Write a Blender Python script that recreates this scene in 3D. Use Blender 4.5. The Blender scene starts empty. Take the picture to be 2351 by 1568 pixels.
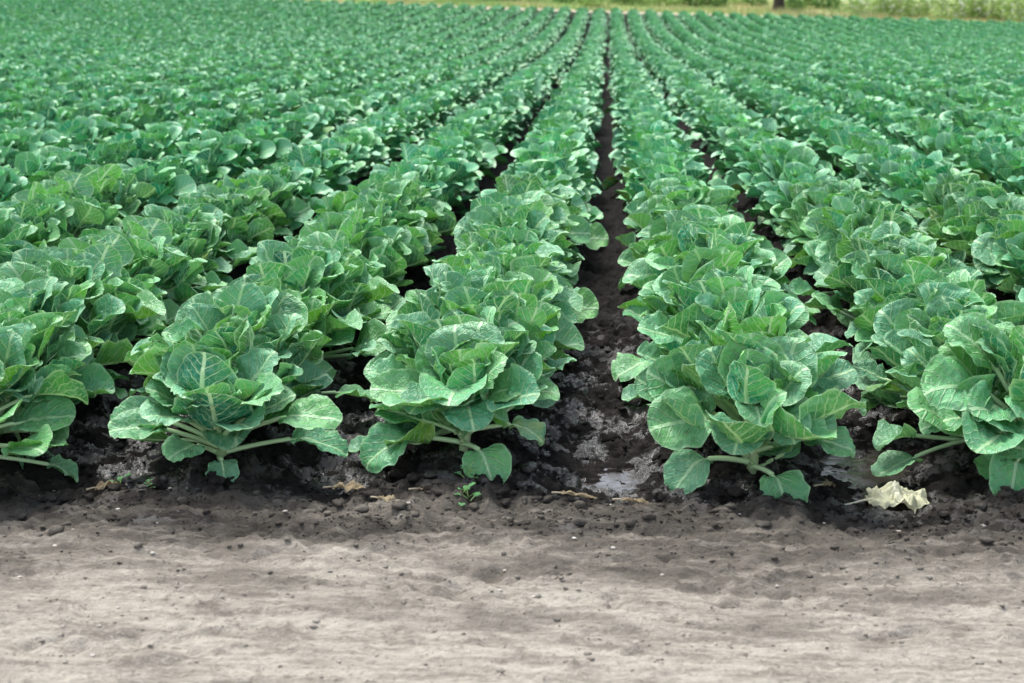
import bpy, math, numpy as np
from mathutils import Vector
R=math.radians
scene=bpy.context.scene
col=scene.collection
def link(o): col.objects.link(o); return o
# ---------------------------------------------------------------- noise
def _h(xi,yi,seed):
    h=(xi*374761393+yi*668265263+seed*1442695041)&0xffffffff
    h=((h^(h>>13))*1274126177)&0xffffffff
    h=h^(h>>16)
    return (h&0xffff)/65535.0
def vn(x,y,seed=0):
    x=np.asarray(x,dtype=np.float64);y=np.asarray(y,dtype=np.float64)
    xi=np.floor(x).astype(np.int64);yi=np.floor(y).astype(np.int64)
    fx=x-xi;fy=y-yi
    u=fx*fx*fx*(fx*(fx*6-15)+10);v=fy*fy*fy*(fy*(fy*6-15)+10)
    a=_h(xi,yi,seed);b=_h(xi+1,yi,seed);c=_h(xi,yi+1,seed);d=_h(xi+1,yi+1,seed)
    return ((a*(1-u)+b*u)*(1-v)+(c*(1-u)+d*u)*v)*2-1
def fbm(x,y,seed=0,o=4,g=0.5):
    s=0;a=1;n=0
    for i in range(o):
        s=s+a*vn(x,y,seed+i*17);n+=a;a*=g
        x,y=(x*1.62+y*1.21+3.1),(y*1.62-x*1.21+7.7)
    return s/n
def sst(a,b,x):
    t=np.clip((np.asarray(x,dtype=float)-a)/(b-a),0,1);return t*t*(3-2*t)
# ---------------------------------------------------------------- rows
rows=[-2.31,-1.36,-0.49,0.51,1.38]
x=-2.31
while x>-48: x-=0.91; rows.insert(0,x)
x=1.38
while x<36: x+=0.91; rows.append(x)
rows=np.array(rows)
EDGE=80.0
# ---------------------------------------------------------------- terrain
_py=np.arange(-200,2500,0.5)
_pz=np.interp(_py,[-200,0,15,25,35,50,62,72,80,84,90,100,130,400,2500],[0,0,0,-.08,-.2,-.2,0,.37,.72,.95,1.35,1.9,2.4,4,6])
_k=np.ones(11)/11
_pz2=np.convolve(np.pad(_pz,5,mode='edge'),_k,mode='valid')
def base(X,Y):
    return np.interp(Y,_py,_pz2)-0.03*np.clip(X,-70,70)*sst(12,80,Y)
PUD=[(0.05,4.88,0.13,0.24),(1.00,5.05,0.27,0.48)]
def fieldmask(X,Y):
    return sst(4.15,4.55,Y+0.20*fbm(X*1.6,Y*1.6,5,3))*(1-sst(EDGE,EDGE+1,Y))
def H(X,Y):
    X=np.asarray(X,dtype=float);Y=np.asarray(Y,dtype=float)
    z=base(X,Y)
    F=fieldmask(X,Y)
    idx=np.clip(np.searchsorted(rows,X),1,len(rows)-1)
    l=rows[idx-1];r=rows[idx];t=(X-l)/(r-l)
    rid=np.cos(t*2*np.pi)
    fur=sst(-0.2,-0.95,rid)
    near=(1-sst(10,16,Y))*(1-sst(4.5,6,np.abs(X)))
    z=z+F*(0.045*rid-0.03)
    c1=np.abs(fbm(X*7,Y*7,11,3));c2=np.abs(fbm(X*17,Y*17,23,3));c3=fbm(X*42,Y*42,31,2)
    z=z+F*near*(0.070*(0.4-c1)+0.065*(0.4-c2)+0.015*c3)*(1-0.1*fur)
    z=z+0.030*np.exp(-((Y-4.46-0.08*vn(X*1.3,0*X,3))/0.19)**2)*near*(0.4+0.9*vn(X*2.1,Y*2,77))
    hm=(1-F)*near
    st=fbm(X*1.0,Y*4.4,41,4);sm=fbm(X*6,Y*10,43,4);fi=fbm(X*32,Y*38,47,3)
    bump=sst(3.55,4.20,Y)
    z=z+hm*(0.009*st+(0.007+0.018*bump)*sm+(0.005+0.012*bump)*fi)
    d=sst(0.22,0.45,fbm(X*2.2+3,Y*4.6,51,3))
    z=z-hm*0.015*d*(0.8+1.6*fbm(X*20,Y*22,53,2))
    e=sst(0.45,0.58,fbm(X*12,Y*14,57,3))
    z=z+hm*0.009*e
    for (px,py,rx,ry) in PUD:
        q=((X-px)/rx)**2+((Y-py)/ry)**2
        w=np.exp(-q*0.9)
        z=z*(1-0.8*w)+(-0.110)*0.8*w+w*0.05*(0.3-c2)
    return z
# ---------------------------------------------------------------- mesh helper
def mk(name,V,F,mats,uv=None,colr=None,midx=None,smooth=True):
    V=np.asarray(V,dtype=np.float32);F=np.asarray(F,dtype=np.int32)
    me=bpy.data.meshes.new(name)
    me.vertices.add(len(V));me.vertices.foreach_set("co",V.ravel())
    k=F.shape[1]
    me.loops.add(F.size);me.loops.foreach_set("vertex_index",F.ravel())
    me.polygons.add(len(F));me.polygons.foreach_set("loop_start",np.arange(len(F),dtype=np.int32)*k)
    me.polygons.foreach_set("use_smooth",np.full(len(F),smooth))
    if midx is not None: me.polygons.foreach_set("material_index",np.asarray(midx,dtype=np.int32))
    me.update(calc_edges=True)
    if uv is not None:
        l=me.uv_layers.new(name="UVMap");l.data.foreach_set("uv",np.asarray(uv,dtype=np.float32)[F.ravel()].ravel())
    if colr is not None:
        a=me.color_attributes.new(name="tint",type='FLOAT_COLOR',domain='POINT')
        a.data.foreach_set("color",np.asarray(colr,dtype=np.float32).ravel())
    for m in mats: me.materials.append(m)
    me.validate()
    return me
def obj(name,me,loc=(0,0,0),rot=(0,0,0),sc=1.0,**pr):
    o=bpy.data.objects.new(name,me);o.location=loc;o.rotation_euler=rot
    o.scale=(sc,sc,sc) if not hasattr(sc,'__len__') else sc
    for k,v in pr.items(): o[k]=v
    return link(o)
# ---------------------------------------------------------------- material helper
class NT:
    def __init__(s,name):
        s.m=bpy.data.materials.new(name);s.m.use_nodes=True
        s.t=s.m.node_tree;s.t.nodes.clear()
        s.out=s.t.nodes.new('ShaderNodeOutputMaterial')
    def n(s,typ,ins=None,**pr):
        nd=s.t.nodes.new(typ)
        for k,v in pr.items(): setattr(nd,k,v)
        if ins:
            for k,v in ins.items():
                sk=nd.inputs[k]
                if hasattr(v,'node'): s.t.links.new(v,sk)
                else: sk.default_value=v
        return nd
    def math(s,op,a,b=0.0,c=0.0,clamp=False):
        return s.n('ShaderNodeMath',{0:a,1:b,2:c},operation=op,use_clamp=clamp).outputs[0]
    def ss(s,v,a,b,lo=0.0,hi=1.0):
        return s.n('ShaderNodeMapRange',{0:v,1:a,2:b,3:lo,4:hi},interpolation_type='SMOOTHSTEP').outputs[0]
    def noise(s,vec,scale,detail=3.0,rough=0.55,out=0):
        return s.n('ShaderNodeTexNoise',{'Vector':vec,'Scale':scale,'Detail':detail,'Roughness':rough}).outputs[out]
    def mix(s,f,a,b,bt='MIX'):
        nd=s.t.nodes.new('ShaderNodeMix');nd.data_type='RGBA';nd.blend_type=bt
        for i,v in ((0,f),(6,a),(7,b)):
            if hasattr(v,'node'): s.t.links.new(v,nd.inputs[i])
            else:
                nd.inputs[i].default_value=v if i==0 else (tuple(v)+(1.0,) if len(v)==3 else v)
        return nd.outputs[2]
    def lk(s,a,b): s.t.links.new(a,b)

def leaf_material(name,g1,g2,vein_c,dry=0.0,lite=False):
    T=NT(name)
    uv=T.n('ShaderNodeUVMap').outputs[0]
    at=T.n('ShaderNodeAttribute',attribute_name="tint",attribute_type='GEOMETRY')
    rim=at.outputs['Alpha']
    sp=T.n('ShaderNodeSeparateColor',{0:at.outputs['Color']})
    rnd,age,pet=sp.outputs[0],sp.outputs[1],sp.outputs[2]
    s2=T.n('ShaderNodeSeparateXYZ',{0:uv})
    q=T.math('MULTIPLY_ADD',s2.outputs[0],2.0,-1.0);t=s2.outputs[1]
    aq=T.math('ABSOLUTE',q);sg=T.math('SIGN',q)
    off=T.n('ShaderNodeCombineXYZ',{0:T.math('MULTIPLY',rnd,53.0),1:T.math('MULTIPLY',rnd,31.0),2:rnd}).outputs[0]
    uvo=T.n('ShaderNodeVectorMath',{0:uv,1:off},operation='ADD').outputs[0]
    n2=T.noise(uvo,2.4,2.0)
    w=T.math('MULTIPLY_ADD',n2,0.9,-0.45)
    p=T.math('MULTIPLY_ADD',aq,-0.50,t)
    p=T.math('MULTIPLY',p,5.2)
    p=T.math('ADD',p,T.math('MULTIPLY_ADD',sg,0.22,w))
    fr=T.math('ABSOLUTE',T.math('SUBTRACT',T.math('FRACT',p),0.5))
    wid=T.math('MULTIPLY_ADD',aq,-0.07,0.14)
    lat=T.ss(fr,wid,0.02)
    lat=T.math('MULTIPLY',lat,T.ss(aq,1.0,0.35,0.3,1.0))
    mid=T.ss(aq,T.math('MULTIPLY_ADD',t,-0.06,0.13),0.045)
    v=T.math('MAXIMUM',mid,T.math('MULTIPLY',lat,0.9))
    if not lite:
        vo=T.n('ShaderNodeTexVoronoi',{'Vector':uvo,'Scale':9.0},feature='DISTANCE_TO_EDGE').outputs[0]
        ret=T.math('MULTIPLY',T.ss(vo,0.10,0.0),0.28)
        v=T.math('MAXIMUM',v,ret)
    pos=T.n('ShaderNodeNewGeometry')
    big=T.noise(pos.outputs['Position'],0.9,1.0)
    f=T.math('ADD',T.math('MULTIPLY_ADD',rnd,1.0,-0.15),T.math('MULTIPLY_ADD',n2,1.2,-0.6),clamp=True)
    c=T.mix(f,g1,g2)
    if not dry:
        pale=T.ss(T.math('FRACT',T.math('MULTIPLY',rnd,7.31)),0.55,1.0,0.0,0.65)
        c=T.mix(pale,c,(0.17,0.45,0.29))
    br=T.math('ADD',T.ss(big,0.3,0.7,0.88,1.10),T.math('MULTIPLY_ADD',T.math('FRACT',T.math('MULTIPLY',rnd,13.7)),0.6,-0.30))
    c=T.mix(1.0,c,T.n('ShaderNodeCombineColor',{0:br,1:br,2:br}).outputs[0],'MULTIPLY')
    if not dry:
        bl=T.ss(T.noise(uvo,3.7,2.0,0.6),0.47,0.70,0.0,0.45)
        c=T.mix(bl,c,(0.23,0.50,0.34))
    ya=T.ss(age,0.75,1.0)
    ya=T.math('MULTIPLY',ya,T.ss(n2,0.35,0.65))
    c=T.mix(ya,c,(0.40,0.42,0.07))
    c=T.mix(T.math('MULTIPLY',v,0.95 if not lite else 0.75),c,vein_c)
    if not lite:
        sp1=T.noise(uvo,9.0,3.0,0.7)
        dm=T.math('MULTIPLY',T.ss(sp1,0.67,0.72),T.ss(T.math('ADD',rnd,age),0.7,1.0))
        c=T.mix(dm,c,(0.42,0.33,0.16))
    c=T.mix(T.math('MULTIPLY',T.ss(rim,0.88,1.0),0.6),c,vein_c)
    c=T.mix(pet,c,vein_c)
    if not dry:
        back=T.math('MULTIPLY',pos.outputs['Backfacing'],0.5)
        c=T.mix(back,c,(0.15,0.38,0.20))
    ins={'Base Color':c,'Roughness':0.44 if not dry else 0.85,'Specular IOR Level':0.42}
    if not lite:
        hgt=T.math('ADD',T.math('MULTIPLY',v,-0.7),T.math('MULTIPLY',n2,0.8))
        hgt=T.math('ADD',hgt,T.math('MULTIPLY',T.noise(uvo,7.0,2.0),1.4))
        ins['Normal']=T.n('ShaderNodeBump',{'Strength':0.75,'Distance':0.009,'Height':hgt}).outputs[0]
    b=T.n('ShaderNodeBsdfPrincipled',ins)
    if lite:
        T.lk(b.outputs[0],T.out.inputs[0]);return T.m
    tr=T.n('ShaderNodeBsdfTranslucent',{'Color':T.mix(0.5,c,(0.18,0.55,0.03)) if not dry else c})
    mx=T.n('ShaderNodeMixShader',{0:0.15,1:b.outputs[0],2:tr.outputs[0]})
    T.lk(mx.outputs[0],T.out.inputs[0])
    return T.m
VC=(0.60,0.83,0.46)
M_leaf=leaf_material("leaf_green",(0.018,0.255,0.135),(0.19,0.58,0.055),VC)
M_leaf2=leaf_material("leaf_green_plain",(0.026,0.31,0.160),(0.20,0.60,0.095),VC,lite=True)
M_dry=leaf_material("leaf_dry",(0.42,0.34,0.20),(0.30,0.20,0.11),(0.46,0.39,0.27),1)
M_wilt=leaf_material("leaf_wilted",(0.62,0.62,0.43),(0.50,0.50,0.30),(0.70,0.69,0.52),1)
M_weed=leaf_material("leaf_weed",(0.10,0.42,0.06),(0.16,0.50,0.08),(0.3,0.5,0.15))
def simple(name,c1,c2,scale=8,rough=0.8,bump=0.3,bd=0.01,spec=0.3):
    T=NT(name)
    p=T.n('ShaderNodeNewGeometry').outputs['Position']
    n=T.noise(p,scale,4.0,0.6)
    c=T.mix(T.ss(n,0.35,0.65),c1,c2)
    bp=T.n('ShaderNodeBump',{'Strength':bump,'Distance':bd,'Height':n})
    b=T.n('ShaderNodeBsdfPrincipled',{'Base Color':c,'Roughness':rough,'Specular IOR Level':spec,'Normal':bp.outputs[0]})
    T.lk(b.outputs[0],T.out.inputs[0]);return T.m
M_stem=simple("stem_green",(0.28,0.42,0.19),(0.40,0.48,0.28),40,0.6)
M_bark=simple("bark",(0.035,0.028,0.022),(0.08,0.065,0.05),6,0.9,0.8,0.05)
M_white=simple("petal_white",(0.6,0.62,0.5),(0.75,0.75,0.68),30,0.7)
M_shrub=simple("shrub_leaf",(0.09,0.22,0.05),(0.22,0.36,0.10),1.5,0.7)
M_shrub2=simple("shrub_leaf_pale",(0.32,0.48,0.12),(0.44,0.58,0.20),1.5,0.7)
M_grass=simple("dry_grass_blades",(0.55,0.50,0.25),(0.30,0.47,0.14),0.5,0.8)
M_road=simple("far_road_dirt",(0.38,0.32,0.23),(0.32,0.28,0.20),1.0,0.95)
M_peb=simple("pebble_stone",(0.30,0.27,0.23),(0.48,0.45,0.40),20,0.8)
# soil
def soil():
    T=NT("soil_and_dirt")
    g=T.n('ShaderNodeNewGeometry');pos=g.outputs['Position']
    s=T.n('ShaderNodeSeparateXYZ',{0:pos});X,Y,Z=s.outputs
    mp=T.n('ShaderNodeMapping',{0:pos,3:(0.65,3.0,1.0)}).outputs[0]
    nA=T.noise(mp,1.5,5.0,0.62);nB=T.noise(pos,7.0,5.0,0.68);nC=T.noise(pos,42.0,5.0,0.75)
    nS=T.noise(mp,5.0,8.0,0.75)
    yy=T.math('ADD',Y,T.math('MULTIPLY_ADD',nA,1.9,-0.95))
    yy=T.math('ADD',yy,T.math('MULTIPLY_ADD',nB,1.0,-0.50))
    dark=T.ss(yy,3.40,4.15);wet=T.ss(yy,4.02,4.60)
    far=T.ss(Y,EDGE+0.5,EDGE+4.0)
    light=T.mix(T.ss(nS,0.36,0.62),(0.205,0.183,0.152),(0.405,0.370,0.312))
    light=T.mix(T.math('MULTIPLY',T.ss(nC,0.50,0.68),0.5),light,(0.49,0.452,0.388))
    light=T.mix(T.math('MULTIPLY',T.ss(nC,0.46,0.34),0.6),light,(0.145,0.127,0.105))
    light=T.mix(T.math('MULTIPLY',T.ss(nB,0.43,0.31),0.7),light,(0.13,0.113,0.093))
    damp=T.mix(T.ss(nB,0.3,0.7),(0.048,0.042,0.035),(0.150,0.132,0.110))
    damp=T.mix(T.ss(nS,0.50,0.64),damp,(0.220,0.197,0.165))
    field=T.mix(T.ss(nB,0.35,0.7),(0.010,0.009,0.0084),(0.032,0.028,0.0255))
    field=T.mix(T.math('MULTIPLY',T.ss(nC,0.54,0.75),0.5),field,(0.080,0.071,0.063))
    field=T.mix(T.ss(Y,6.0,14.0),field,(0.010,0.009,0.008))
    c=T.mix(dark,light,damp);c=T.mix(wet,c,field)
    fc=T.mix(T.ss(T.noise(pos,0.25,4.0),0.4,0.6),(0.46,0.42,0.21),(0.20,0.32,0.10))
    c=T.mix(far,c,fc)
    sheen=T.math('MULTIPLY',T.ss(T.noise(pos,5.2,5.0,0.65),0.49,0.54),T.ss(yy,4.2,4.7))
    sheen=T.math('MULTIPLY',sheen,T.ss(Y,8.0,6.0))
    ro=T.n('ShaderNodeMapRange',{0:sheen,1:0.0,2:1.0,3:0.92,4:0.16}).outputs[0]
    spc=T.n('ShaderNodeMapRange',{0:sheen,1:0.0,2:1.0,3:0.12,4:0.7}).outputs[0]
    h=T.math('ADD',T.math('MULTIPLY',nC,0.8),nB)
    bs=T.n('ShaderNodeMapRange',{0:sheen,1:0.0,2:1.0,3:0.9,4:0.55}).outputs[0]
    bp=T.n('ShaderNodeBump',{'Strength':bs,'Distance':0.025,'Height':h})
    b=T.n('ShaderNodeBsdfPrincipled',{'Base Color':c,'Roughness':ro,'Specular IOR Level':spc,'Normal':bp.outputs[0]})
    T.lk(b.outputs[0],T.out.inputs[0]);return T.m
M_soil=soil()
def puddle():
    T=NT("puddle_mud_water")
    pos=T.n('ShaderNodeNewGeometry').outputs['Position']
    n=T.noise(pos,12.0,5.0)
    bp=T.n('ShaderNodeBump',{'Strength':0.5,'Distance':0.015,'Height':n})
    b=T.n('ShaderNodeBsdfPrincipled',{'Base Color':(0.042,0.036,0.032,1),'Roughness':T.ss(n,0.42,0.66,0.10,0.45),'Specular IOR Level':0.5,'Normal':bp.outputs[0]})
    T.lk(b.outputs[0],T.out.inputs[0]);return T.m
M_pud=puddle()
# ---------------------------------------------------------------- ground
def grow(a,b,s0,smax,g):
    o=[a];s=s0
    while o[-1]<b: s=min(s*g,smax);o.append(o[-1]+s)
    return o
dx=0.0115
xs=np.arange(-3.4,2.9,dx)
right=grow(xs[-1],40,dx,0.2,1.05)[1:];rr=grow(right[-1],1500,0.3,200,1.2)[1:]
left=[-v for v in grow(-xs[0],50,dx,0.2,1.05)[1:]];ll=[-v for v in grow(-left[-1],1500,0.3,200,1.2)[1:]]
xs=np.array(sorted(ll+left+list(xs)+right+rr))
ys=np.arange(2.6,7.5,dx)
up=grow(ys[-1],110,dx,0.35,1.02)[1:];uu=grow(up[-1],2400,0.5,200,1.2)[1:]
dn=[2.6-(v) for v in grow(0,60,dx,8,1.12)[1:]]
ys=np.array(sorted(dn+list(ys)+up+uu))
XX,YY=np.meshgrid(xs,ys)
ZZ=H(XX,YY)
nx,ny=len(xs),len(ys)
V=np.stack([XX.ravel(),YY.ravel(),ZZ.ravel()],1)
I=np.arange(nx*ny).reshape(ny,nx)
F=np.stack([I[:-1,:-1],I[:-1,1:],I[1:,1:],I[1:,:-1]],-1).reshape(-1,4)
cx=V[F[:,0],0];cy=V[F[:,0],1]
head=(cy<4.28+0.05*vn(cx*1.5,cx*0,9))&(np.abs(cx)<60)&(cy>0.2)
def sub(F,mask):
    f=F[mask];u,inv=np.unique(f,return_inverse=True);return V[u],inv.reshape(f.shape)
v,f=sub(F,~head)
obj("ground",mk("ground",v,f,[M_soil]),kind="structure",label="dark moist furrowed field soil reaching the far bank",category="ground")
v,f=sub(F,head)
obj("dirt_track",mk("dirt_track",v,f,[M_soil]),kind="structure",label="pale dry compacted dirt track beside the crop field",category="dirt track")
a=np.linspace(-60,45,120);b_=np.array([82.0,82.7,83.4,84.1])
AX,BY=np.meshgrid(a,b_);BY=BY+0.4*vn(AX*0.2,AX*0,8)
vz=base(AX,BY)+0.06
VV=np.stack([AX.ravel(),BY.ravel(),vz.ravel()],1);I2=np.arange(len(VV)).reshape(AX.shape)
FF=np.stack([I2[:-1,:-1],I2[:-1,1:],I2[1:,1:],I2[1:,:-1]],-1).reshape(-1,4)
obj("dirt_road",mk("dirt_road",VV,FF,[M_road]),kind="structure",label="tan dirt road running along the far field edge",category="road")
for i,(px,py,rx,ry) in enumerate(PUD):
    k=40;ang=np.linspace(0,2*np.pi,k,endpoint=False);lv=-0.082
    P=[np.stack([px+rx*1.2*r_*np.cos(ang),py+ry*1.2*r_*np.sin(ang),np.full(k,lv)],1) for r_ in (0.5,1.0)]
    P=np.concatenate([[[px,py,lv]],*P])
    q=[[1+j,1+k+j,1+k+(j+1)%k,1+(j+1)%k] for j in range(k)]
    q+=[[0,1+j,1+(j+1)%k,1+(j+2)%k] for j in range(0,k,2)]
    obj("puddle",mk("puddle",P,q,[M_pud],smooth=False),kind="structure",label="shallow muddy puddle lying in the furrow",category="puddle")
# ---------------------------------------------------------------- leaves
class Buf:
    def __init__(s): s.V=[];s.F=[];s.U=[];s.C=[];s.M=[];s.n=0
    def add(s,V,F,U,C,m):
        s.V.append(V);s.F.append(np.asarray(F)+s.n);s.U.append(U);s.C.append(C);s.M.append(np.full(len(F),m));s.n+=len(V)
    def mesh(s,name,mats):
        return mk(name,np.concatenate(s.V),np.concatenate(s.F),mats,np.concatenate(s.U),np.concatenate(s.C),np.concatenate(s.M))
def gridF(a,b,closed=False):
    I=np.arange(a*b).reshape(a,b)
    if closed: J=np.concatenate([I,I[:,:1]],1)
    else: J=I
    return np.stack([J[:-1,:-1],J[:-1,1:],J[1:,1:],J[1:,:-1]],-1).reshape(-1,4)
def tube(P,rad,k,up=None):
    P=np.asarray(P,float);n=len(P)
    T=np.gradient(P,axis=0);T/=np.linalg.norm(T,axis=1,keepdims=True)+1e-9
    ref=np.array([0.31,0.17,0.94]) if abs(T[0][2])<0.9 else np.array([1.0,0.1,0])
    A=np.cross(T,ref);A/=np.linalg.norm(A,axis=1,keepdims=True)+1e-9
    B=np.cross(T,A)
    an=np.linspace(0,2*np.pi,k,endpoint=False)
    V=P[:,None,:]+np.asarray(rad)[:,None,None]*(np.cos(an)[None,:,None]*A[:,None,:]+np.sin(an)[None,:,None]*B[:,None,:])
    return V.reshape(-1,3),gridF(n,k,True)
def leaf(B,rg,base_p,az,e0,pet,L,W,bp=12,kink=20,bend=30,cup=0.15,roll=0,ruf=0.012,age=0.2,nu=10,nv=8,hi=True,sbend=0,prad=0.008,crum=0):
    e0=R(e0);npet=6 if hi else 3
    a=np.linspace(e0,e0-R(bp),npet)
    seg=pet/(npet-1)
    r=np.concatenate([[0],np.cumsum(np.cos(a[:-1])*seg)]);z=np.concatenate([[0],np.cumsum(np.sin(a[:-1])*seg)])
    tt=0.5*(1-np.cos(np.pi*np.linspace(0,1,nu+1)))
    ang=(e0-R(bp)-R(kink)*sst(0,0.35,tt)-R(bend)*tt)
    dt=np.diff(tt)*L
    am=(ang[1:]+ang[:-1])/2
    br=r[-1]+np.concatenate([[0],np.cumsum(np.cos(am)*dt)]);bz=z[-1]+np.concatenate([[0],np.cumsum(np.sin(am)*dt)])
    side=R(sbend)*tt
    ca,sa=math.cos(az),math.sin(az)
    D=np.array([ca,sa,0]);Lt=np.array([-sa,ca,0]);Zv=np.array([0,0,1.])
    P=base_p+br[:,None]*D+bz[:,None]*Zv+(np.cumsum(np.concatenate([[0],np.sin((side[1:]+side[:-1])/2)*dt])))[:,None]*Lt
    Tn=np.cos(ang)[:,None]*D+np.sin(ang)[:,None]*Zv
    Nn=-np.sin(ang)[:,None]*D+np.cos(ang)[:,None]*Zv
    ro=R(roll)*sst(0,0.4,tt)[:,None]
    Lr=np.cos(ro)*Lt+np.sin(ro)*Nn;Nr=-np.sin(ro)*Lt+np.cos(ro)*Nn
    t2=tt**0.90
    sh=np.clip(1-np.abs(2*t2-1)**2.1,0,1)**0.5
    sh=np.maximum(sh,0.015)
    s=np.linspace(-1,1,nv+1)
    ph=rg.uniform(0,6.28,6)
    T_,S_=np.meshgrid(tt,s,indexing='ij')
    irr=1+0.03*np.sin(T_*9+ph[0]+S_)+0.022*np.sin(T_*21+ph[1]-S_*2)
    q=S_*sh[:,None]*irr
    Q=q*W/2
    rr2=q**2
    n=cup*W*rr2*(0.8+0.2*np.sin(T_*3+ph[2]))
    wv=np.sin(T_*rg.uniform(9,14)+ph[3]+np.where(S_>0,1.9,0))+0.7*np.sin(T_*rg.uniform(20,27)+ph[4]+np.where(S_>0,0.7,0))
    n=n+ruf*np.abs(q)**2.2*wv
    # rolled rim
    rad_=np.sqrt(q**2+(2*T_-1)**2*0.9)
    n=n-rg.uniform(0.0,0.022)*W/0.2*sst(0.72,1.0,rad_)
    sc_=L/0.22
    if hi:
        aq=np.abs(q)
        p=(T_-0.5*aq)*5.2+np.sign(q)*0.22+0.5
        n=n+0.0055*np.cos(2*np.pi*p)*sst(0.03,0.3,aq)*sc_*-1
        n=n+0.012*sc_*fbm(q*2.4+ph[0]*7,T_*4.5+ph[1]*5,3,3)
    else:
        n=n+0.009*sc_*vn(q*2.4+ph[0]*7,T_*4.5+ph[1]*5,3)
    if crum:
        n=n+crum*fbm(q*3+5,T_*4+2,9,3)
    n=n+0.14*W/2*np.sqrt(q*q+0.003)*0.5
    VV=P[:,None,:]+Q[...,None]*Lr[:,None,:]+n[...,None]*Nr[:,None,:]
    VV=VV+( (0.06*W*(np.abs(q)**1.5)*(0.5-T_))[...,None])*Tn[:,None,:]*-1.0
    U=np.stack([q*0.5+0.5,T_],-1).reshape(-1,2)
    rn=rg.random()
    C=np.zeros(((nu+1)*(nv+1),4));C[:,0]=rn;C[:,1]=age;C[:,3]=np.maximum(np.abs(S_),np.where(T_>0.5,2*T_-1,0)).ravel()
    B.add(VV.reshape(-1,3),gridF(nu+1,nv+1),U,C,0)
    PP=base_p+r[:,None]*D+z[:,None]*Zv
    rad=np.linspace(prad*1.3,prad,npet)
    if hi:
        kk=nu*2//3
        off=-Nr[1:kk]*(prad*0.55)
        PP=np.concatenate([PP,P[1:kk]+off]);rad=np.concatenate([rad,prad*np.linspace(0.9,0.15,kk-1)])
    Vt,Ft=tube(PP,rad,6 if hi else 3)
    Ct=np.zeros((len(Vt),4));Ct[:,0]=rn;Ct[:,1]=age;Ct[:,2]=0.8;Ct[:,3]=0
    B.add(Vt,Ft,np.full((len(Vt),2),0.5),Ct,0)
def plant(seed,n=36,Hs=0.2,lod=0,custom=(),skipfront=False,spread=1.0,ls=1.0,wild=1.0):
    rg=np.random.default_rng(seed)
    B=Buf()
    nu,nv=((14,12),(9,8),(5,4))[lod]
    hi=lod==0
    ga=2.39996;a0=rg.uniform(0,6.28)
    lean=rg.uniform(-0.03,0.03,2)
    for k in range(n):
        f=k/(n-1)
        az=a0+k*ga+rg.normal(0,0.4)
        if skipfront and f<0.34 and math.sin(az)<0.25: continue
        h=Hs*(0.16+0.84*f)+rg.normal(0,0.012)
        e0=18+46*f**0.85+rg.normal(0,13)*wild
        kink=rg.uniform(-26,32)*(1-0.4*f)
        bend=rg.uniform(-40,28)*(1-f)+rg.uniform(-50,12)*f
        L=(0.160+0.035*math.sin(math.pi*min(1,f*1.1)))*rg.uniform(0.72,1.15)*ls
        if f>0.8: L*=1-1.0*(f-0.8)
        W=L*rg.uniform(0.95,1.2)
        pet=(0.245-0.150*f)*rg.uniform(0.75,1.2)*spread
        bpnt=np.array([lean[0]*f,lean[1]*f,h])
        age=rg.uniform(0.2,0.7)*(1-f)+ (0.35 if rg.random()<0.10 and f<0.4 else 0)
        leaf(B,rg,bpnt,az,e0,pet,L,W,bp=rg.uniform(-8,14),kink=kink,bend=bend,cup=rg.uniform(0.16,0.48),
             roll=rg.normal(0,27)*wild,ruf=rg.uniform(0.003,0.010),age=age,nu=nu,nv=nv,hi=hi,sbend=rg.normal(0,20),prad=0.0068)
    for c in custom:
        az,h,e0,pet,L,W,bp,kink,bend,roll,age=c
        leaf(B,rg,np.array([0,0,h*0.75]),R(az),e0,pet*0.98,L*0.88,W*0.94,bp=bp,kink=kink,bend=bend,roll=roll,age=age,cup=0.24,nu=nu+6,nv=nv+4,hi=True,ruf=0.009,prad=0.0090)
    S=Buf()
    hs=np.linspace(-0.05,Hs*1.0,9 if lod==0 else 4)
    PP=np.stack([lean[0]*hs/Hs+0.006*np.sin(hs*20),lean[1]*hs/Hs,hs],1)
    rad=np.linspace(0.021,0.012,len(hs))*(1+0.12*np.sin(np.arange(len(hs))*2.3))
    Vt,Ft=tube(PP,rad,9 if lod==0 else 5)
    C=np.zeros((len(Vt),4))
    S.add(Vt,Ft,np.full((len(Vt),2),0.5),C,0)
    if lod==0:
        for k in range(12):
            a=k*ga;h=0.03+k*Hs*0.8/12;rr_=rg.uniform(0.005,0.010)
            ph=np.linspace(0,np.pi,5);pc=np.stack([math.cos(a)*(0.016+rr_*0.6)+0*ph,math.sin(a)*(0.016+rr_*0.6)+0*ph,h+rr_*-np.cos(ph)],1)
            Vt,Ft=tube(pc,rr_*np.maximum(np.sin(ph),0.05),7)
            C=np.zeros((len(Vt),4))
            S.add(Vt,Ft,np.full((len(Vt),2),0.5),C,0)
    return B,S
def merged(seed,name,**k):
    B,S=plant(seed,**k)
    S.M=[m+1 for m in S.M]
    off=B.n
    B.V+=S.V;B.F+=[f_+off for f_ in S.F];B.U+=S.U;B.C+=S.C;B.M+=S.M
    return B.mesh(name,[M_leaf2,M_stem])
NH,NM=12,9
rg0=np.random.default_rng(4)
hi=[]
for i in range(NH):
    B,S=plant(100+i,n=int(rg0.integers(48,54)),Hs=rg0.uniform(0.20,0.22),spread=1.10,ls=0.96,wild=1.1)
    hi.append((B.mesh("foliage",[M_leaf]),S.mesh("stem",[M_stem])))
midm=[merged(200+i,"sprout_plant",n=43,Hs=rg0.uniform(0.20,0.21),lod=1,ls=0.91,spread=1.08,wild=0.9) for i in range(NM)]
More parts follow.
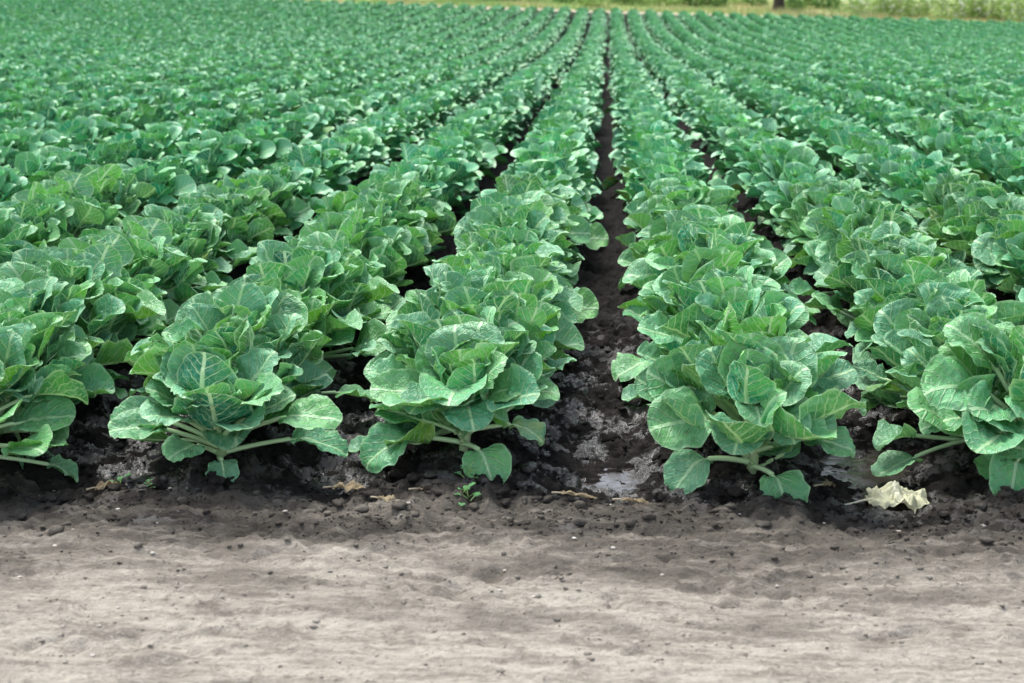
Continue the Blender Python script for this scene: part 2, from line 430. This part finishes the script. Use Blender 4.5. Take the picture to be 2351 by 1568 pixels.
# custom front plants:  az,h,e0,pet,L,W,bp,kink,bend,roll,age
custC=[(205,0.07,20,0.17,0.21,0.18,18,35,28,-22,.5),(192,0.17,38,0.17,0.25,0.26,15,25,15,-46,.35),(-62,0.05,16,0.13,0.20,0.18,25,38,20,15,.6),
       (-12,0.12,28,0.19,0.21,0.20,12,24,15,15,.5),(-88,0.26,62,0.09,0.18,0.16,10,45,40,0,.1),(95,0.26,70,0.12,0.25,0.25,2,0,-15,0,.1),
       (30,0.24,60,0.14,0.26,0.25,2,0,-12,42,.2),(150,0.24,60,0.13,0.23,0.23,5,0,-8,-35,.2),(-110,0.18,50,0.12,0.20,0.20,12,50,35,-10,.2),(-60,0.2,52,0.12,0.2,0.20,10,48,30,15,.2),(60,0.26,66,0.1,0.24,0.23,2,0,-10,25,.1),(-30,0.16,40,0.15,0.2,0.19,8,25,15,32,.2),(-15,0.22,62,0.14,0.2,0.2,4,5,-5,48,.2)]
custB=[(200,0.06,18,0.18,0.25,0.21,12,32,22,-28,.6),(178,0.17,46,0.16,0.24,0.19,15,20,15,-32,.3),(-60,0.05,18,0.14,0.20,0.18,20,38,22,20,.5),
       (-95,0.26,60,0.10,0.23,0.24,8,45,30,0,.1),(-130,0.20,52,0.14,0.19,0.19,10,45,25,-12,.2),(60,0.28,68,0.12,0.24,0.26,3,0,-15,10,.1),(-40,0.24,60,0.13,0.22,0.19,6,12,0,52,.15),
       (-8,0.12,18,0.18,0.17,0.15,10,28,28,10,1.3),(-75,0.18,48,0.13,0.19,0.19,10,45,30,10,.3),(110,0.28,70,0.12,0.22,0.23,3,0,-15,-20,.1),(-15,0.18,50,0.14,0.21,0.2,8,15,5,32,.2),(150,0.24,62,0.12,0.2,0.21,3,0,-8,-28,.1)]
custA=[(185,0.12,36,0.19,0.25,0.22,15,20,8,-34,.3),(-115,0.06,38,0.13,0.17,0.15,10,30,10,-20,.3),(-70,0.03,24,0.10,0.16,0.12,15,45,22,20,.3),
       (-100,0.20,64,0.14,0.22,0.21,8,22,5,-10,.15),(-78,0.18,56,0.16,0.21,0.22,8,22,4,15,.15),(-8,0.12,34,0.27,0.25,0.20,14,16,10,26,.4),
       (-150,0.18,54,0.16,0.20,0.2,8,10,0,-28,.2),(-35,0.18,50,0.19,0.25,0.22,8,12,5,28,.25),(5,0.06,18,0.26,0.25,0.17,10,18,22,14,.6),(-125,0.14,46,0.19,0.2,0.2,8,18,5,-14,.3),(-55,0.12,42,0.21,0.2,0.2,8,22,6,14,.3),(160,0.24,60,0.15,0.22,0.21,4,2,-12,-28,.2),(15,0.22,58,0.17,0.23,0.21,4,2,-8,30,.2),(200,0.1,32,0.20,0.22,0.19,10,15,8,-24,.3)]
custD=[(197,0.20,42,0.20,0.26,0.24,10,25,18,-38,.5),(-110,0.06,18,0.14,0.22,0.19,16,32,25,-15,.5),(160,0.24,58,0.18,0.25,0.23,6,15,0,-28,.2),(-95,0.2,54,0.12,0.22,0.21,10,40,25,0,.2),(-140,0.16,44,0.16,0.2,0.2,10,30,12,-18,.3),(180,0.12,30,0.18,0.22,0.2,10,30,12,-18,.5)]
front={1:(custA,901,30,.84,0.03),2:(custB,902,30,.88,0),3:(custC,903,28,.93,0),4:(custD,904,38,1.08,0.06)}
# ---------------------------------------------------------------- placement
PITCH=13.5;YAW=3.75
def project(x,y,z):
    ps,th=R(YAW),R(PITCH)
    fwd=np.array([-math.sin(ps)*math.cos(th),math.cos(ps)*math.cos(th),-math.sin(th)])
    rt=np.array([math.cos(ps),math.sin(ps),0]);upv=np.cross(rt,fwd)
    d=np.stack([x,y,z-1.6],-1)
    w=d@fwd
    return d@rt/w*50/36,d@upv/w*50/36,w
i0=int(np.argmin(np.abs(rows+2.31)))
start={i0:4.60,i0+1:4.66,i0+2:4.78,i0+3:4.66,i0+4:4.78,i0+5:4.85,i0-1:4.7}
pts=[]
for ri,X in enumerate(rows):
    y=start.get(ri,4.8+0.1*math.sin(ri*2.1))
    k=0
    while y<EDGE-0.1:
        if k==0 or not (rg0.random()<0.004):
            sh=0.0
            if ri==i0+2: sh=0.045*sst(6,11,y)
            if ri==i0+3: sh=-0.045*sst(6,11,y)
            if ri==i0: sh=0.10*(1-sst(4.6,5.6,y))
            pts.append((X+float(sh)+(0 if k==0 else rg0.normal(0,0.016)),y,ri-i0,k))
        y+=(0.26+rg0.normal(0,0.022)) if k!=1 else rg0.uniform(0.18,0.33)
        k+=1
P=np.array(pts)
pz=H(P[:,0],P[:,1])
u,v_,w=project(P[:,0],P[:,1],pz+0.25)
inview=(np.abs(u)<0.5+0.2*50/36/w)&(v_<0.34)&(w>0)
keep=(np.abs(u)<0.5+3.0*50/36/w+0.03)&(w>0)
order=np.argsort(np.where(inview,w,w+1e4))
ind=set(order[:300].tolist())
lab="leafy green sprout plant growing in dark soil row"
GRP="sprout plants in the field rows"
def rotz(): return rg0.uniform(0,6.283)
src_mid=[None]*NM
stuff=[]
for j in order:
    if not keep[j]: continue
    X,Y,ri,k=P[j];ri=int(ri);k=int(k)
    sc=rg0.uniform(0.93,1.08);rot=(rg0.normal(0,0.07),rg0.normal(0,0.07),rotz())
    if j in ind:
        if w[j]<9.2:
            if k==0 and ri in front:
                cu,sd,nn,zs,sx=front[ri]
                B,S=plant(sd,n=nn,Hs=0.21,custom=cu,skipfront=True,ls=1.04,wild=1.2)
                mf,ms=B.mesh("foliage",[M_leaf]),S.mesh("stem",[M_stem]);rot=(0,0,0);sc=(1,1,zs)
                l="sprout plant at row end with spreading lower leaves"
                X+=sx
            else:
                mf,ms=hi[int(rg0.integers(NH))];l=lab
            e=obj("sprout_plant",None,(X,Y,pz[j]-0.01),rot,sc,label=l,category="plant",group=GRP)
            a=obj("foliage",mf);a.parent=e
            b=obj("stem",ms);b.parent=e
        else:
            mi=int(rg0.integers(NM))
            o=obj("sprout_plant",midm[mi],(X,Y,pz[j]-0.01),rot,sc,label=lab,category="plant",group=GRP)
            if src_mid[mi] is None: src_mid[mi]=o
    else:
        stuff.append((X,Y,pz[j]-0.01,*rot,sc,w[j]))
src_mid=[s for s in src_mid if s]
A=np.array(stuff)
def gn_field(name,A,srcs,**pr):
    me=bpy.data.meshes.new(name);n=len(A)
    me.vertices.add(n);me.vertices.foreach_set("co",A[:,:3].astype(np.float32).ravel())
    a=me.attributes.new("prot",'FLOAT_VECTOR','POINT');a.data.foreach_set("vector",A[:,3:6].astype(np.float32).ravel())
    a=me.attributes.new("pscl",'FLOAT','POINT');a.data.foreach_set("value",A[:,6].astype(np.float32))
    a=me.attributes.new("pvar",'INT','POINT');a.data.foreach_set("value",np.random.default_rng(8).integers(0,len(srcs),n).astype(np.int32))
    o=obj(name,me,**pr)
    g=bpy.data.node_groups.new(name,'GeometryNodeTree')
    g.interface.new_socket("Geometry",in_out='INPUT',socket_type='NodeSocketGeometry')
    g.interface.new_socket("Geometry",in_out='OUTPUT',socket_type='NodeSocketGeometry')
    N=g.nodes;Lk=g.links
    gi=N.new('NodeGroupInput');go=N.new('NodeGroupOutput')
    ip=N.new('GeometryNodeInstanceOnPoints')
    jn=N.new('GeometryNodeJoinGeometry')
    for s in srcs:
        oi=N.new('GeometryNodeObjectInfo');oi.transform_space='ORIGINAL'
        oi.inputs['Object'].default_value=s;oi.inputs['As Instance'].default_value=True
        Lk.new(oi.outputs['Geometry'],jn.inputs[0])
    def na(nm,dt):
        a=N.new('GeometryNodeInputNamedAttribute');a.data_type=dt;a.inputs[0].default_value=nm;return a.outputs[0]
    Lk.new(gi.outputs[0],ip.inputs['Points'])
    Lk.new(jn.outputs[0],ip.inputs['Instance']);ip.inputs['Pick Instance'].default_value=True
    Lk.new(na("pvar",'INT'),ip.inputs['Instance Index'])
    er=N.new('FunctionNodeEulerToRotation');Lk.new(na("prot",'FLOAT_VECTOR'),er.inputs[0]);Lk.new(er.outputs[0],ip.inputs['Rotation'])
    Lk.new(na("pscl",'FLOAT'),ip.inputs['Scale'])
    Lk.new(ip.outputs[0],go.inputs[0])
    m=o.modifiers.new("scatter",'NODES');m.node_group=g
    return o
gn_field("distant_sprout_crop",A,src_mid,kind="stuff",label="dense green sprout crop in long converging rows",category="crop")
print("STUFF",len(A),"IND",len(ind),"src",len(src_mid))
# ---------------------------------------------------------------- clods & pebbles
import bmesh
def ico(sub):
    bm=bmesh.new();bmesh.ops.create_icosphere(bm,subdivisions=sub,radius=1.0)
    V=np.array([v.co[:] for v in bm.verts]);F=np.array([[v.index for v in f.verts] for f in bm.faces]);bm.free();return V,F
iv,if_=ico(2)
def scatter(name,mat,pos,size,seed,flat=0.75,rough=0.3,**pr):
    rg=np.random.default_rng(seed);Vs=[];Fs=[];n=0
    for (x,y),s in zip(pos,size):
        r=1+rough*rg.normal(0,1,len(iv)).clip(-1.6,1.6)*0.6
        sc=np.array([rg.uniform(0.7,1.3),rg.uniform(0.7,1.3),rg.uniform(0.5,1)*flat])*s
        a=rg.uniform(0,6.28);Rm=np.array([[math.cos(a),-math.sin(a),0],[math.sin(a),math.cos(a),0],[0,0,1]])
        v=(iv*r[:,None]*sc)@Rm.T
        Vs.append(v+np.array([x,y,0]));Fs.append(if_+n);n+=len(iv)
    Vv=np.concatenate(Vs);zz=H(np.array(pos)[:,0],np.array(pos)[:,1])
    Vv[:,2]+=np.repeat(zz+np.array(size)*0.15,len(iv))
    return obj(name,mk(name,Vv,np.concatenate(Fs),[mat]),kind="stuff",**pr)
rg=np.random.default_rng(77)
N1=8000
py_=4.30+np.abs(rg.exponential(0.95,N1))-np.abs(rg.normal(0,0.15,N1));px_=rg.uniform(-3.2,2.6,N1)
py_=py_-0.12*vn(px_*1.7,px_*0,33)
sz=np.minimum(0.004+rg.pareto(2.0,N1)*0.0045,0.030)*np.where(py_<4.4,0.7,1.0)
pp=np.stack([px_,py_],1)
ok=np.ones(N1,bool)
for (px,py,rx,ry) in PUD: ok&=(((px_-px)/rx)**2+((py_-py)/ry)**2>0.9)
scatter("soil_clods",M_soil,pp[ok],sz[ok],1,label="crumbly dark soil clods scattered over the field",category="soil clods")
N2=3600
py_=4.5-np.abs(rg.exponential(0.45,N2));px_=rg.uniform(-2.2,1.9,N2);sz=np.minimum(0.0016+rg.pareto(2.4,N2)*0.0022,0.010)
n2b=2600
py_=np.concatenate([py_,rg.uniform(2.9,4.3,n2b)]);px_=np.concatenate([px_,rg.uniform(-1.9,1.5,n2b)])
sz=np.concatenate([sz,np.minimum(0.0010+rg.pareto(2.5,n2b)*0.0013,0.007)])
scatter("dirt_crumbs",M_soil,np.stack([px_,py_],1),sz,2,label="small crumbs of dirt on the dry track",category="dirt crumbs")
N3=60
py_=rg.uniform(3.2,4.6,N3);px_=rg.uniform(-2,1.8,N3);sz=rg.uniform(0.003,0.008,N3)
scatter("pebbles",M_peb,np.stack([px_,py_],1),sz,3,label="small pale pebbles lying on the dirt",category="pebbles",rough=0.12)
# ---------------------------------------------------------------- fallen leaves, weeds
def fallen(x,y,az,L,W,mat,seed,name,label,cat,group=None,pet=0.03,bend=20,ruf=0.2,cup=0.2,pr=0.003,e0=6,crum=0.25,zo=0.012):
    B=Buf();rr=np.random.default_rng(seed)
    leaf(B,rr,np.array([0,0,zo]),R(az),e0,pet,L,W,bp=4,kink=4,bend=bend,cup=cup,roll=rr.normal(0,10),ruf=ruf*W,age=0.1,nu=20,nv=16,hi=True,prad=pr,sbend=30,crum=crum*W)
    me=B.mesh(name,[mat]);o=obj(name,me,(x,y,float(H(x,y))+0.004),label=label,category=cat)
    if group:o["group"]=group
g="dry leaves fallen along the field edge"
for i,(x,y,az,L,W) in enumerate([(-0.93,4.48,10,.12,.055),(-0.76,4.43,-25,.07,.035),(-0.64,4.48,5,.06,.03),(-0.16,4.45,-10,.12,.022),(0.04,4.42,-5,.10,.018),(-1.76,4.52,40,.13,.055),(1.9,4.56,0,.08,.04),(0.72,4.62,20,.06,.035)]):
    fallen(x,y,az,L,W,M_dry,i+5,"dry_leaf","curled tan dry leaf lying on dark soil","leaf",g,zo=0.016)
def wilted(x,y):
    B=Buf();nr,na=18,52
    r=np.linspace(0.02,1,nr);an=np.linspace(0,2*np.pi,na,endpoint=False)
    RR,AA=np.meshgrid(r,an,indexing='ij')
    out=1+0.08*np.sin(AA*3+1)+0.06*np.sin(AA*5+2.2)+0.03*np.sin(AA*11)
    px=RR*out*np.cos(AA)*0.102;pyy=RR*out*np.sin(AA)*0.090
    zz=0.038*(1-RR**2)+0.050*np.abs(fbm(px*22+3,pyy*22+9,61,3))*(0.6+RR*0.3)+0.022*fbm(px*55,pyy*55,65,2)+0.010
    px=px+0.018*fbm(px*22+8,pyy*22,67,2);pyy=pyy+0.018*fbm(px*22,pyy*22+4,69,2)
    V=np.stack([px+0.09,pyy,zz],-1).reshape(-1,3)
    U=np.stack([RR*np.cos(AA)*0.5+0.5,RR*np.sin(AA)*0.5+0.5],-1).reshape(-1,2)
    C=np.zeros((len(V),4));C[:,0]=0.4;C[:,1]=0.1;C[:,3]=RR.ravel()*0.9
    B.add(V,gridF(nr,na,True)[:,::-1],U,C,0)
    P=[(-0.09,-0.02,0.010),(-0.06,-0.012,0.012),(-0.02,0.0,0.018),(0.04,0.003,0.026)]
    Vt,Ft=tube(P,[0.003,0.0035,0.004,0.004],7);Ct=np.zeros((len(Vt),4));Ct[:,2]=0.4
    B.add(Vt,Ft,np.full((len(Vt),2),0.5),Ct,0)
    obj("wilted_leaf",B.mesh("wilted_leaf",[M_wilt]),(x,y,float(H(x,y))+0.004),(0,0,0.1),label="crumpled pale cream wilted leaf with stalk on soil",category="leaf")
wilted(0.91,4.64)
def weed(x,y,s,seed):
    B=Buf();rr=np.random.default_rng(seed)
    for k in range(9):
        f=k/8
        leaf(B,rr,np.array([rr.normal(0,.006),rr.normal(0,.006),0.035*f]),k*2.4,20+30*f,0.018,0.022,0.018,bp=5,kink=15,bend=15,cup=0.1,ruf=0.001,age=0,nu=6,nv=5,hi=False,prad=0.0010)
    o=obj("weed_seedling",B.mesh("weed_seedling",[M_weed]),(x,y,float(H(x,y))),sc=s,label="tiny bright green weed seedling growing from soil",category="weed",group="weed seedlings at the field edge")
for i,(x,y,s) in enumerate([(-0.44,4.52,1.2),(-0.43,4.40,1.3),(-1.66,4.58,1.3),(-1.50,4.40,0.5)]): weed(x,y,s,i)
# ---------------------------------------------------------------- far bank vegetation
def cardcloud(rg,n,rx,ry,rz,size,cz):
    d=rg.normal(0,1,(n,3));d/=np.linalg.norm(d,axis=1,keepdims=True)
    rad=rg.uniform(0.45,1.0,n)**0.5
    lump=1+0.25*np.sin(d[:,0]*5+rg.uniform(0,6))*np.cos(d[:,2]*6)+0.15*np.sin(d[:,1]*11)
    c=d*rad[:,None]*lump[:,None]*np.array([rx,ry,rz])+np.array([0,0,cz])
    a=rg.normal(0,1,(n,3));a/=np.linalg.norm(a,axis=1,keepdims=True)
    b=np.cross(a,rg.normal(0,1,(n,3)));b/=np.linalg.norm(b,axis=1,keepdims=True)
    s=size*rg.uniform(0.6,1.4,n)[:,None]
    V=np.stack([c-a*s,c+b*s*0.5,c+a*s,c-b*s*0.5],1).reshape(-1,3)
    return V,np.arange(4*n).reshape(n,4)
rs=np.random.default_rng(12)
shr=[]
for i in range(3):
    V1,F1=cardcloud(rs,1800,1.3,1.0,0.9,0.09,0.75);V1[:,2]=np.maximum(V1[:,2],0.0)
    shr.append(mk("shrub",V1,F1,[M_shrub if i!=1 else M_shrub2],smooth=False))
V1,F1=cardcloud(rs,1800,1.5,1.0,0.9,0.08,0.8);V1[:,2]=np.maximum(V1[:,2],0)
fl_f=mk("flowering_shrub",V1,F1,[M_shrub2],smooth=False)
V1,F1=cardcloud(rs,400,1.55,1.05,0.97,0.09,0.85);V1[:,2]=np.maximum(V1[:,2],0.1)
fl_b=mk("blossom",V1,F1,[M_white],smooth=False)
for k in range(40):
    x=-24+k*1.4+rs.normal(0,0.4)
    y=rs.uniform(87.5,95)
    if x>14.5:
        yy_=rs.uniform(86,89)
        e=obj("flowering_shrub",fl_f,(x,yy_,float(base(x,yy_))),(0,0,rs.uniform(0,6)),rs.uniform(0.8,1.15),label="pale green shrub covered in small white flowers",category="shrub",group="flowering shrubs on the far bank")
        b=obj("blossom",fl_b);b.parent=e
    else:
        obj("shrub",shr[int(rs.integers(3))],(x,y,float(base(x,y))),(0,0,rs.uniform(0,6)),rs.uniform(0.5,1.1),label="leafy green shrub growing on grassy bank",category="shrub",group="shrubs on the far bank")
n=26000
gx=rs.uniform(-45,36,n);gy=84.3+rs.random(n)**1.5*15
hh=rs.uniform(0.10,0.4,n)*(0.6+0.8*(vn(gx*0.4,gy*0.4,3)*0.5+0.5));az=rs.uniform(0,6.28,n);lw=0.03
gz=base(gx,gy)
p0=np.stack([gx-np.cos(az)*lw,gy-np.sin(az)*lw,gz],1);p1=np.stack([gx+np.cos(az)*lw,gy+np.sin(az)*lw,gz],1)
p2=np.stack([gx+rs.normal(0,.08,n),gy+rs.normal(0,.08,n),gz+hh],1)
Vg=np.stack([p0,p1,p2],1).reshape(-1,3)
obj("dry_grass",mk("dry_grass",Vg,np.arange(3*n).reshape(n,3),[M_grass],smooth=False),kind="stuff",label="dry yellow grass covering the far bank",category="grass")
te=obj("tree",None,(10.2,88.5,float(base(10.2,88.5))),label="dark trunked leafy tree standing on grassy bank",category="tree")
TB=Buf()
def limb(P,r0,r1,k=10):
    P=np.array(P);V,F=tube(P,np.linspace(r0,r1,len(P)),k);TB.add(V,F,np.zeros((len(V),2)),np.ones((len(V),4)),0)
limb([(0,0,-0.2),(0.05,0,0.8),(0,0.1,1.8),(0.15,0,3),(0.1,0,4.5)],0.38,0.12)
for k in range(7):
    a=k*2.4;z0=1.8+k*0.35
    limb([(0.05,0,z0),(math.cos(a)*0.7,math.sin(a)*0.7,z0+0.6),(math.cos(a)*1.6,math.sin(a)*1.6,z0+1.4)],0.10,0.03,7)
t=obj("trunk",TB.mesh("trunk",[M_bark]));t.parent=te
Vs=[];Fs=[];nn=0
for k in range(16):
    a=k*2.4;rr_=1.9*math.sqrt((k+1)/16)
    v1,f1=cardcloud(rs,420,1.0,1.0,0.7,0.11,0)
    v1+=np.array([math.cos(a)*rr_,math.sin(a)*rr_,4.6+1.3*rs.normal(0,0.6)]);Vs.append(v1);Fs.append(f1+nn);nn+=len(v1)
t=obj("crown",mk("crown",np.concatenate(Vs),np.concatenate(Fs),[M_shrub],smooth=False));t.parent=te
# ---------------------------------------------------------------- light
wd=bpy.data.worlds.new("World");scene.world=wd;wd.use_nodes=True
nt=wd.node_tree;bg=nt.nodes['Background']
sk=nt.nodes.new('ShaderNodeTexSky');sk.sky_type='NISHITA';sk.sun_disc=False;sk.sun_elevation=R(62);sk.sun_rotation=R(-40)
sk.dust_density=3.0;sk.air_density=1.0
hs=nt.nodes.new('ShaderNodeHueSaturation');hs.inputs['Saturation'].default_value=0.5;hs.inputs['Value'].default_value=2.4
nt.links.new(sk.outputs[0],hs.inputs['Color']);nt.links.new(hs.outputs[0],bg.inputs[0]);bg.inputs[1].default_value=0.15
sl=bpy.data.lights.new("sun",'SUN');sl.energy=3.0;sl.angle=R(18);sl.color=(1,0.98,0.92)
so=link(bpy.data.objects.new("sun",sl))
el=R(62);azs=R(-40)
d=Vector((math.sin(azs)*math.cos(el),math.cos(azs)*math.cos(el),math.sin(el)))
so.rotation_euler=d.to_track_quat('Z','Y').to_euler()
# ---------------------------------------------------------------- camera
cd=bpy.data.cameras.new("camera");cam=link(bpy.data.objects.new("camera",cd))
cam.location=(0,0,1.6);cam.rotation_euler=(R(90-PITCH),0,R(YAW))
cd.lens=50;cd.sensor_width=36;cd.clip_start=0.05;cd.clip_end=5000
cd.dof.use_dof=True;cd.dof.focus_distance=5.6;cd.dof.aperture_fstop=3.6
scene.camera=cam
scene.view_settings.view_transform='Standard';scene.view_settings.look='None';scene.view_settings.exposure=0
